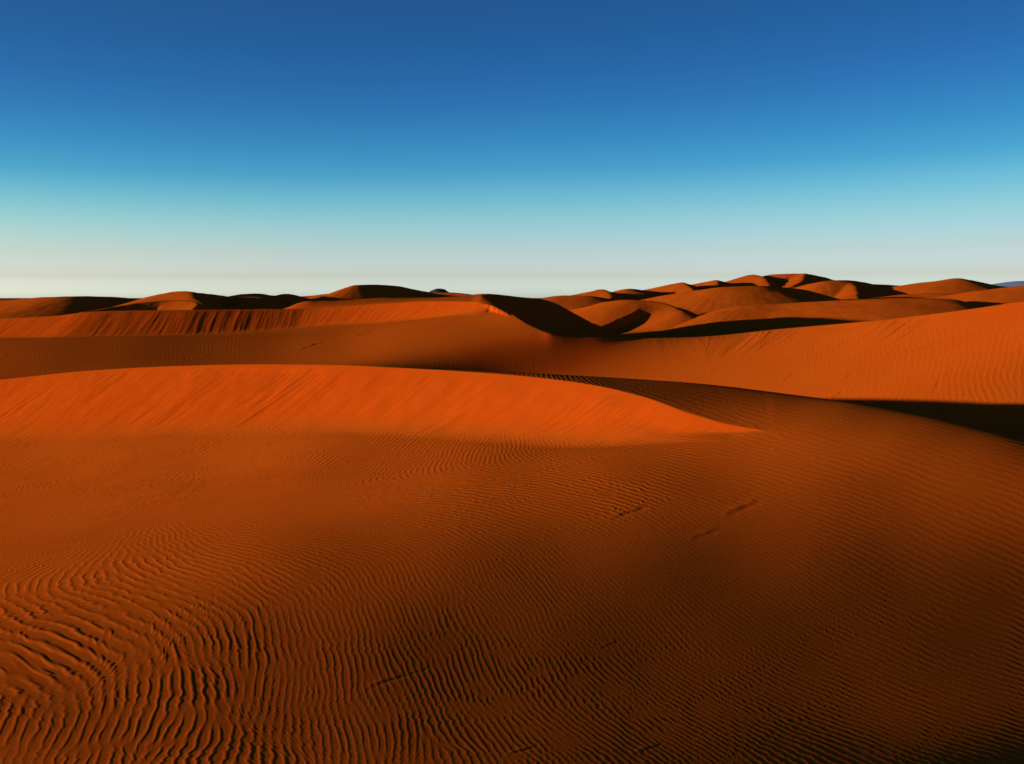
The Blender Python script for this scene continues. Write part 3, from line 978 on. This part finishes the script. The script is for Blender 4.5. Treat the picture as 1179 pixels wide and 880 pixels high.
# ================================================================== the dune sea behind
# each dune: label, [(crest rows (px, py, Y), slope on the left hand, slope on the right hand of the walking direction), ...], rounding
FAR = [
    ('black shaded shoulder falling right from the central peak', [([(545, 339.5, 238), (560, 338.3, 236), (585, 340.5, 240), (610, 343, 245), (632, 346, 250), (652, 356, 255), (680, 372, 258)], .40, .50)], 1.0),
    ('low dune at the left edge with a thin dark cap', [([(-120, 352, 430), (-60, 349, 410), (0, 346.2, 392), (40, 343.2, 378), (75, 341.5, 368), (100, 341.2, 372), (135, 342.3, 390), (172, 346, 420)], .3, .28)], 1.5),
    ('small dune with a bright hooked tip in front of the round dome', [([(100, 359, 236), (130, 354, 243), (165, 348.5, 252), (195, 345.5, 256), (215, 346, 252), (226, 350, 240), (223, 357, 228)], .5, .30)], .5),
    ('round topped dome lit on its left, second skyline hump from the left', [([(158, 347.5, 335), (180, 339.5, 325), (203, 335.2, 318), (214, 336, 310), (226, 343, 292), (236, 352, 276)], .5, .30),
        ([(208, 335.0, 318), (238, 338.5, 345), (272, 343.5, 385)], .4, .5)], 1.5),
    ('dark twin crested ridge on the skyline left of the broad hump', [([(250, 344.5, 440), (284, 338.6, 455), (300, 338.2, 468), (316, 340.5, 485), (332, 338.3, 505), (348, 341.8, 540)], .4, .35)], 1.5),
    ('bright low dune lying before the dark twin crested ridge', [([(240, 348, 385), (268, 343, 374), (290, 341.8, 366), (312, 343.5, 360), (345, 347.5, 350)], .4, .28)], 1.0),
    ('small black pyramid shaped dune left of centre', [([(268, 351, 326), (290, 345.8, 334), (305, 342.6, 341), (325, 346.5, 360), (348, 350.5, 385)], .4, .42)], .8),
    ('broad flat topped hump on the skyline left of the central peak', [([(320, 344, 569), (365, 339.5, 558), (390, 336.5, 546), (402, 331.5, 538), (412, 328.3, 533), (435, 327.9, 543), (458, 329.3, 563), (480, 334, 594), (500, 338, 630), (532, 342, 685)], .4, .30)], 2.0),
    ('low sunlit dune between the broad hump and the central peak', [([(480, 339.5, 700), (505, 336.8, 680), (530, 338.5, 660), (550, 341.5, 640)], .4, .25)], 1.0),
    ('first low sunlit dune right of the black shoulder', [([(618, 344.5, 560), (638, 340.8, 545), (655, 340.2, 535), (680, 341, 528), (700, 344, 535)], .4, .20)], 1.5),
    ('small skyline dune with a dark right tip', [([(652, 341.8, 640), (675, 337, 628), (693, 333.6, 618), (699, 336, 598), (704, 342, 570)], .5, .26), ([(690, 333.7, 620), (716, 338, 665)], .4, .5)], 1.5),
    ('low rounded skyline dune with a dim front', [([(700, 337.5, 690), (725, 332.6, 676), (738, 333.6, 682), (760, 336, 700)], .4, .24)], 2.0),
    ('skyline dune rising to a dark notch', [([(735, 335, 770), (758, 330.5, 755), (775, 327, 742), (787, 325.2, 730), (792, 329, 700), (796, 335, 660)], .5, .28), ([(786, 325.3, 732), (800, 328.5, 770)], .4, .5)], 2.0),
    ('wide dune with a sunlit left slope and dark right end, in front of the summits', [([(730, 347, 478), (765, 340.5, 462), (800, 334.5, 446), (835, 330.5, 436), (868, 329.3, 432), (895, 330.3, 442), (920, 333.5, 458), (942, 340, 480), (960, 347, 500)], .4, .26)], 2.5),
    ('crescent dune lit bright above the long black shadow', [([(645, 358, 332), (675, 353.5, 322), (698, 347.5, 314), (722, 345.2, 309), (750, 346.5, 305), (770, 350.5, 299), (786, 358, 290)], .45, .30)], .8),
    ('black wedge shaped dune beside the bright crescent dune', [([(762, 351, 300), (785, 355, 310), (812, 364.5, 328)], .4, .5)], .6),
    ('long low sunlit dune behind the right hand hollow', [([(790, 367, 306), (822, 358, 294), (855, 351.3, 286), (900, 349.6, 280), (940, 347.5, 274), (985, 345, 268), (1040, 343.3, 261), (1090, 344, 256), (1125, 350, 254)], .35, .22)], 2.0),
    ('dark little dune just above the right hand crest', [([(1066, 356, 242), (1090, 350.5, 250), (1120, 347, 262), (1165, 350, 285)], .4, .35)], .8),
    ('pale tipped dune left of the summits', [([(788, 330, 810), (808, 325.3, 792), (824, 322.6, 780), (829, 328, 735)], .5, .3), ([(822, 322.6, 782), (842, 327, 830)], .4, .45)], 2.0),
    ('left peak of the highest dune group with a dark pocket', [([(828, 328, 870), (850, 321, 850), (868, 316.4, 832), (878, 319, 800), (888, 327, 750)], .5, .3), ([(866, 316.5, 835), (890, 321, 880)], .4, .45)], 2.5),
    ('right peak of the highest dune group with a dark right slope', [([(876, 319, 850), (890, 316.2, 838), (908, 315.4, 826), (928, 315.2, 812), (924, 322, 760), (915, 330, 705)], .5, .3), ([(926, 315.1, 814), (945, 319, 850), (965, 324, 900)], .4, .5)], 2.0),
    ('smooth dome right of the summits, its right half black', [([(908, 334, 572), (932, 327, 560), (952, 323.4, 552), (968, 322.6, 552), (990, 325, 570), (1010, 330, 598), (1038, 340.5, 640)], .4, .28), ([(975, 323.2, 553), (986, 330, 525), (990, 338, 500)], .5, .26)], 2.5),
    ('far low ridge behind the black sided dome', [([(980, 326.5, 930), (1010, 327.5, 905), (1040, 329, 890), (1070, 331, 880)], .3, .2)], 3.0),
    ('pointed skyline dune near the right edge', [([(1020, 332, 775), (1052, 326.5, 752), (1080, 323, 730), (1100, 320.4, 712), (1114, 322.3, 712), (1135, 327, 730), (1165, 331, 755)], .4, .24)], 2.5),
    ('sunlit swell below the pointed skyline dune', [([(1000, 343, 480), (1050, 338.6, 468), (1100, 337.2, 455), (1150, 338.5, 448), (1200, 342, 440)], .3, .16)], 2.5),
    ('sunlit dune at the right edge above the near crest', [([(1080, 341, 420), (1125, 335, 408), (1160, 330.8, 398), (1195, 328, 390), (1270, 326, 380), (1400, 330, 365)], .4, .22)], 2.0),
]


def far_dune(label, polys, rnd, name='sand_dune', fl=-14.0, mat=None, warp=1.0):
    P = [line3(p[0], 60) for p in polys]
    allp = np.concatenate(P)
    top = allp[:, 2].max()
    reach = min((top - fl) * 1.5 / min(min(p[1], p[2]) for p in polys) + 2, 260)
    x0, x1 = allp[:, 0].min() - reach, allp[:, 0].max() + reach
    y0, y1 = allp[:, 1].min() - reach, allp[:, 1].max() + reach
    ym = allp[:, 1].mean()
    st = max(.5, ym * .0021)
    X, Y = np.meshgrid(np.arange(x0, x1, st), np.arange(y0, y1, st * 1.4))
    k = ym / 300
    sd_ = len(label)
    Xw = X + warp * 1.6 * k * noise(X / 28 / k, Y / 28 / k, sd_); Yw = Y + warp * 1.6 * k * noise(X / 28 / k, Y / 28 / k, sd_ + 5)
    H = None; keepv = None
    for p, (tab, sl, sr) in zip(P, polys):
        d, z, u = side_dist(p, Xw, Yw)
        dd = np.sqrt(d * d + rnd * rnd) - rnd
        h0 = np.maximum(z - fl, .1)
        # slopes blend into each other round the ends of a crest
        s_ = np.where(d < 0, sl, sr)
        endy = (u <= .0005) | (u >= .9995)
        s_ = np.where(endy, .5 * (sl + sr) * .9, s_) if False else s_
        t = s_ * dd / h0
        kv = t < 1.7
        t = np.where(t < .6, t, .6 + (1 - np.exp(-(t - .6) / .55)) * .55)
        h = z - h0 * t
        H = h if H is None else np.maximum(H, h)
        keepv = kv if keepv is None else keepv | kv
    H = H + .10 * k * fbm(X / 9 / k, Y / 9 / k, 3, 3)
    keep = keepv[:-1, :-1] | keepv[1:, 1:]
    me = make_mesh(name, [(np.stack([X, Y, H + EYE], -1).reshape(-1, 3), grid_faces(*H.shape, keep))], mat or M_far)
    structure(name, me, label, 'dune')


for it in FAR:
    far_dune(*it)

M_hazed = sand_material('hazed_rock', (.20, .21, .25), 60.0)  # rock colour paled towards blue grey, distance haze painted in
M_rock = sand_material('dark_rock', (.05, .045, .045), 30.0)
far_dune('tiny dark rocky hill on the skyline left of the central peak', [([(492, 338.5, 1500), (498, 334.5, 1500), (504, 332.6, 1500), (511, 333.2, 1500), (517, 337, 1500), (526, 337.2, 1520), (542, 339, 1540)], .5, .5)], 4.0, 'rocky_hill', -14, M_rock)
far_dune('faint blue grey hill far off at the right edge', [([(1120, 331, 3600), (1145, 327, 3600), (1170, 324, 3600), (1200, 323.2, 3600), (1260, 327, 3600)], .3, .3)], 10.0, 'rocky_hill', -14, M_hazed)

# desert floor to the horizon
th = np.radians(np.arange(-75, 75.1, .5)); rr_ = np.exp(np.arange(math.log(150), math.log(40000), .03))
TH, RR = np.meshgrid(th, rr_)
X, Y = RR * np.sin(TH), RR * np.cos(TH)
Hf = -14.0 + 2.0 * fbm(X / 120, Y / 120, 50, 3) * sst(RR, 250, 500) - 4 * (1 - sst(RR, 200, 330))
structure('desert_floor', make_mesh('desert_floor', [(np.stack([X, Y, Hf + EYE], -1).reshape(-1, 3), grid_faces(*Hf.shape))], M_far), 'open sandy plain between and beyond the dunes', 'ground')
print('all', round(time.time() - T0, 1))
